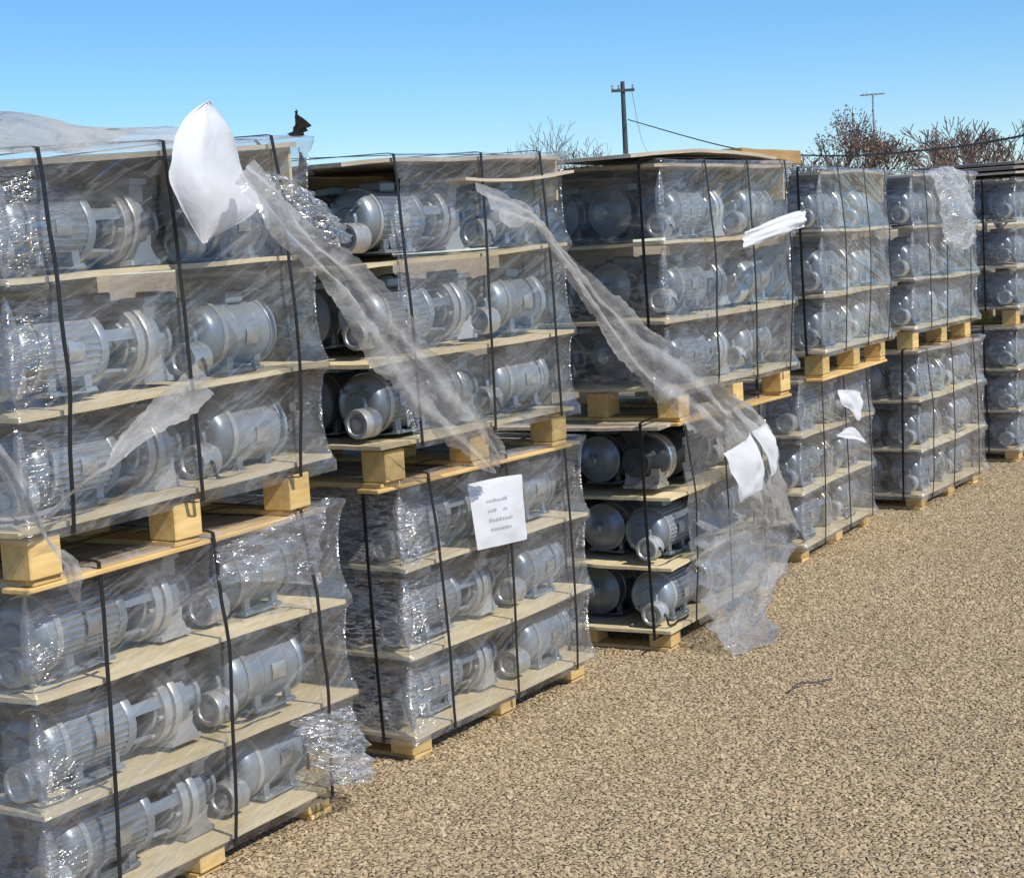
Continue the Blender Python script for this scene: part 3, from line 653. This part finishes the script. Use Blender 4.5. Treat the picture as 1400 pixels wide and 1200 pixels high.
# extra boards on the tops
def board(ld, s0, s1, d0, d1, z0, z1, th, mt, label, seed, zm=0):
    P = []; n = 16
    m = MB(); v = []
    for i in range(n+1):
        q = i/n; s = s0+(s1-s0)*q; z = z0+(z1-z0)*q+zm*math.sin(math.pi*q)+.004*noise.noise(Vector((s*5, seed, 0)))
        v += [(s, d0, z), (s, d1, z), (s, d1, z+th), (s, d0, z+th)]
    f = [(i*4+k, i*4+4+k, i*4+4+(k+1) % 4, i*4+(k+1) % 4) for i in range(n) for k in range(4)]+[(0, 1, 2, 3), (4*n+3, 4*n+2, 4*n+1, 4*n)]
    x, y, t = ST[ld]; o = m.add(v, f).obj('loose_board', mt, None, None, (x, y, 0), t); recalc(o.data)
    return tag(o, label, 'board')
board('Bu', .52, 1.22, -.03, .35, 1.925, 1.955, .010, 'plyg', 'sagging thin board slipped below top sheet of second stack', 1, -.015)
board('Cu', -.30, 1.10, .02, .70, 2.008, 2.02, .014, 'plyg', 'bowed weathered board on top of third stack', 2, .026)
board('Cu', .90, 1.58, .10, .20, 2.012, 2.012, .062, 'pineb', 'orange brown pine beam jutting from top of third stack', 3, 0)

board('Fu', -.10, 1.25, -.03, .80, 1.995, 2.00, .016, 'plyg', 'lowest weathered board piled on top of rightmost stack', 4, .01)
board('Fu', -.04, 1.22, .00, .78, 2.028, 2.035, .020, 'shingle', 'dark grey board piled in middle on rightmost stack', 5, .012)
board('Fu', .10, 1.30, .03, .74, 2.066, 2.085, .018, 'shingle', 'uppermost dark board on top of rightmost stack', 6, .01)
# ------------------------------------------------------------------ yard litter
tag(MB().tube(cat([(.97, 5.99, .012), (1.02, 6.06, .02), (1.08, 6.08, .014), (1.15, 6.11, .016)], 5), .004, 6).obj('twig', 'bark', None, 60), 'thin dark twig lying on the gravel', 'twig')

# ------------------------------------------------------------------ far background
def pole():
    o = link('utility_pole', None, None, (6.55, 85, 0)); tag(o, 'wooden utility pole with short crossarm behind the stacks', 'utility pole')
    MB().tube([(0, 0, 0), (0, 0, 5), (0, 0, 9.6)], [.17, .15, .11], 10).obj('shaft', 'pole', o, 50)
    MB().bbox(-.58, .58, -.17, -.07, 9.08, 9.22, .01).obj('crossarm', 'pole', o)
    for x in (-.52, -.2, .5):
        i = MB().lathe([(0, 0), (0, .05), (.08, .07), (.12, .04), (.2, .06), (.26, .03), (.26, 0)], 8).obj('insulator', 'metal', o)
        i.rotation_euler.y = -math.pi/2; i.location = (x, -.12, 9.2)
pole()
def cable(pts, r, label):
    tag(MB().tube(cat(pts, 10), r, 6).obj('overhead_cable', 'cable', None, 180), label, 'cable')
cable([(6.75, 85, 7.7), (9.79, 70, 5.25), (11.2, 58, 4.2), (12.0, 48, 3.75), (12.55, 40, 3.63), (13.2, 30, 3.9), (13.8, 22, 4.6)], .028, 'thick cable sagging from utility pole past the bare trees')
cable([(7.0, 85, 9.1), (9.6, 110, 8.0), (14, 150, 8.6)], .012, 'thin wire running away behind the utility pole')
def antenna():
    o = link('antenna', None, None, (13.93, 62, 0)); tag(o, 'thin metal antenna mast above the bare trees', 'antenna')
    MB().tube([(0, 0, 0), (0, 0, 6.5)], [.05, .03], 8).obj('mast', 'metal', o)
    MB().tube([(-.44, 0, 6.47), (.42, 0, 6.50)], .03, 6).obj('boom', 'metal', o)
    for k in range(6):
        x = -.4+k*.16; MB().tube([(x, -.35+.03*k, 6.49), (x, .35-.03*k, 6.49)], .012, 5).obj('element', 'metal', o)
antenna()
def tree(x, y, h, spread, seed, label, depth=6, trunk_h=.3, r0=.12, leaves=0, lean=(0, 0), nb=3):
    rs = random.Random(seed); o = link('bare_tree' if not leaves else 'brown_leaf_tree', None, None, (x, y, 0)); tag(o, label, 'tree')
    tm, cm, lm = MB(), MB(), MB(); tips = []
    def grow(p, d, ln, r, k):
        pts = [p]; rr = [r]; q = p
        for i in range(3):
            d = (d+Vector((rs.gauss(0, .13), rs.gauss(0, .13), rs.gauss(.04, .08)))).normalized(); q = q+d*ln/3; pts.append(q); rr.append(r*(1-.14*(i+1)))
        (tm if k == depth else cm).tube(pts, [max(x, .014) for x in rr], 7 if k == depth else (5 if k > 2 else 3), False)
        if k <= 2: tips.append((q, d))
        if k > 0:
            for j in range(nb if k > 1 else 2):
                nd = (d*1.0+Vector((rs.gauss(0, spread), rs.gauss(0, spread), rs.gauss(.12, .25)))).normalized()
                grow(pts[-1] if j == 0 else pts[rs.choice((2, 3))], nd, ln*rs.uniform(.62, .85), rr[-1]*(.72 if j else .8), k-1)
    grow(Vector((0, 0, 0)), Vector((lean[0], lean[1], 1)).normalized(), h*trunk_h, r0, depth)
    zmax = max(v[2] for v in cm.v); sc = h/zmax
    for m in (tm, cm): m.v = [(a*sc, b*sc, c*sc) for a, b, c in m.v]
    tm.obj('trunk', 'bark', o, 180); cm.obj('crown', 'twigm', o, 180)
    if leaves:
        for _ in range(leaves):
            q, d = rs.choice(tips); q = q*sc+Vector((rs.gauss(0, .13), rs.gauss(0, .13), rs.gauss(0, .1))); a = Vector((rs.gauss(0, 1), rs.gauss(0, 1), rs.gauss(0, 1))).normalized()*rs.uniform(.02, .04); b = a.cross(Vector((rs.gauss(0, 1), rs.gauss(0, 1), rs.gauss(0, 1)))).normalized()*rs.uniform(.03, .06)
            lm.add([q-a, q+b, q+a, q-b], [(0, 1, 2, 3)])
        lm.obj('leaves', 'leafd', o)['kind'] = 'stuff'
tree(2.7, 70, 7.1, .42, 21, 'thin bare tree left of the utility pole', 6, .42, .11)
tree(4.2, 74, 6.0, .4, 22, 'small bare sapling close left of the utility pole', 5, .42, .08)
tree(12.1, 60, 5.95, .38, 23, 'dark brown leafy tree left of the antenna', 6, .40, .13, 2600)
tree(11.1, 61, 4.75, .5, 24, 'low brown shrubby tree left of the dark leafy tree', 5, .3, .10, 300)
tree(14.4, 66, 5.0, .34, 25, 'wide bare tree beside the antenna mast', 6, .3, .12)
tree(13.0, 64, 4.7, .36, 28, 'bare tree between dark leafy tree and antenna', 6, .3, .11)
tree(15.8, 55, 4.9, .34, 26, 'bare bushy tree above the rightmost stack', 6, .28, .12)
tree(17.2, 57, 5.3, .5, 27, 'bare tree at the right edge behind rightmost stack', 6, .28, .12)
tree(17.5, 61, 4.9, .4, 29, 'low bare tree just behind the right edge tree', 6, .28, .10)
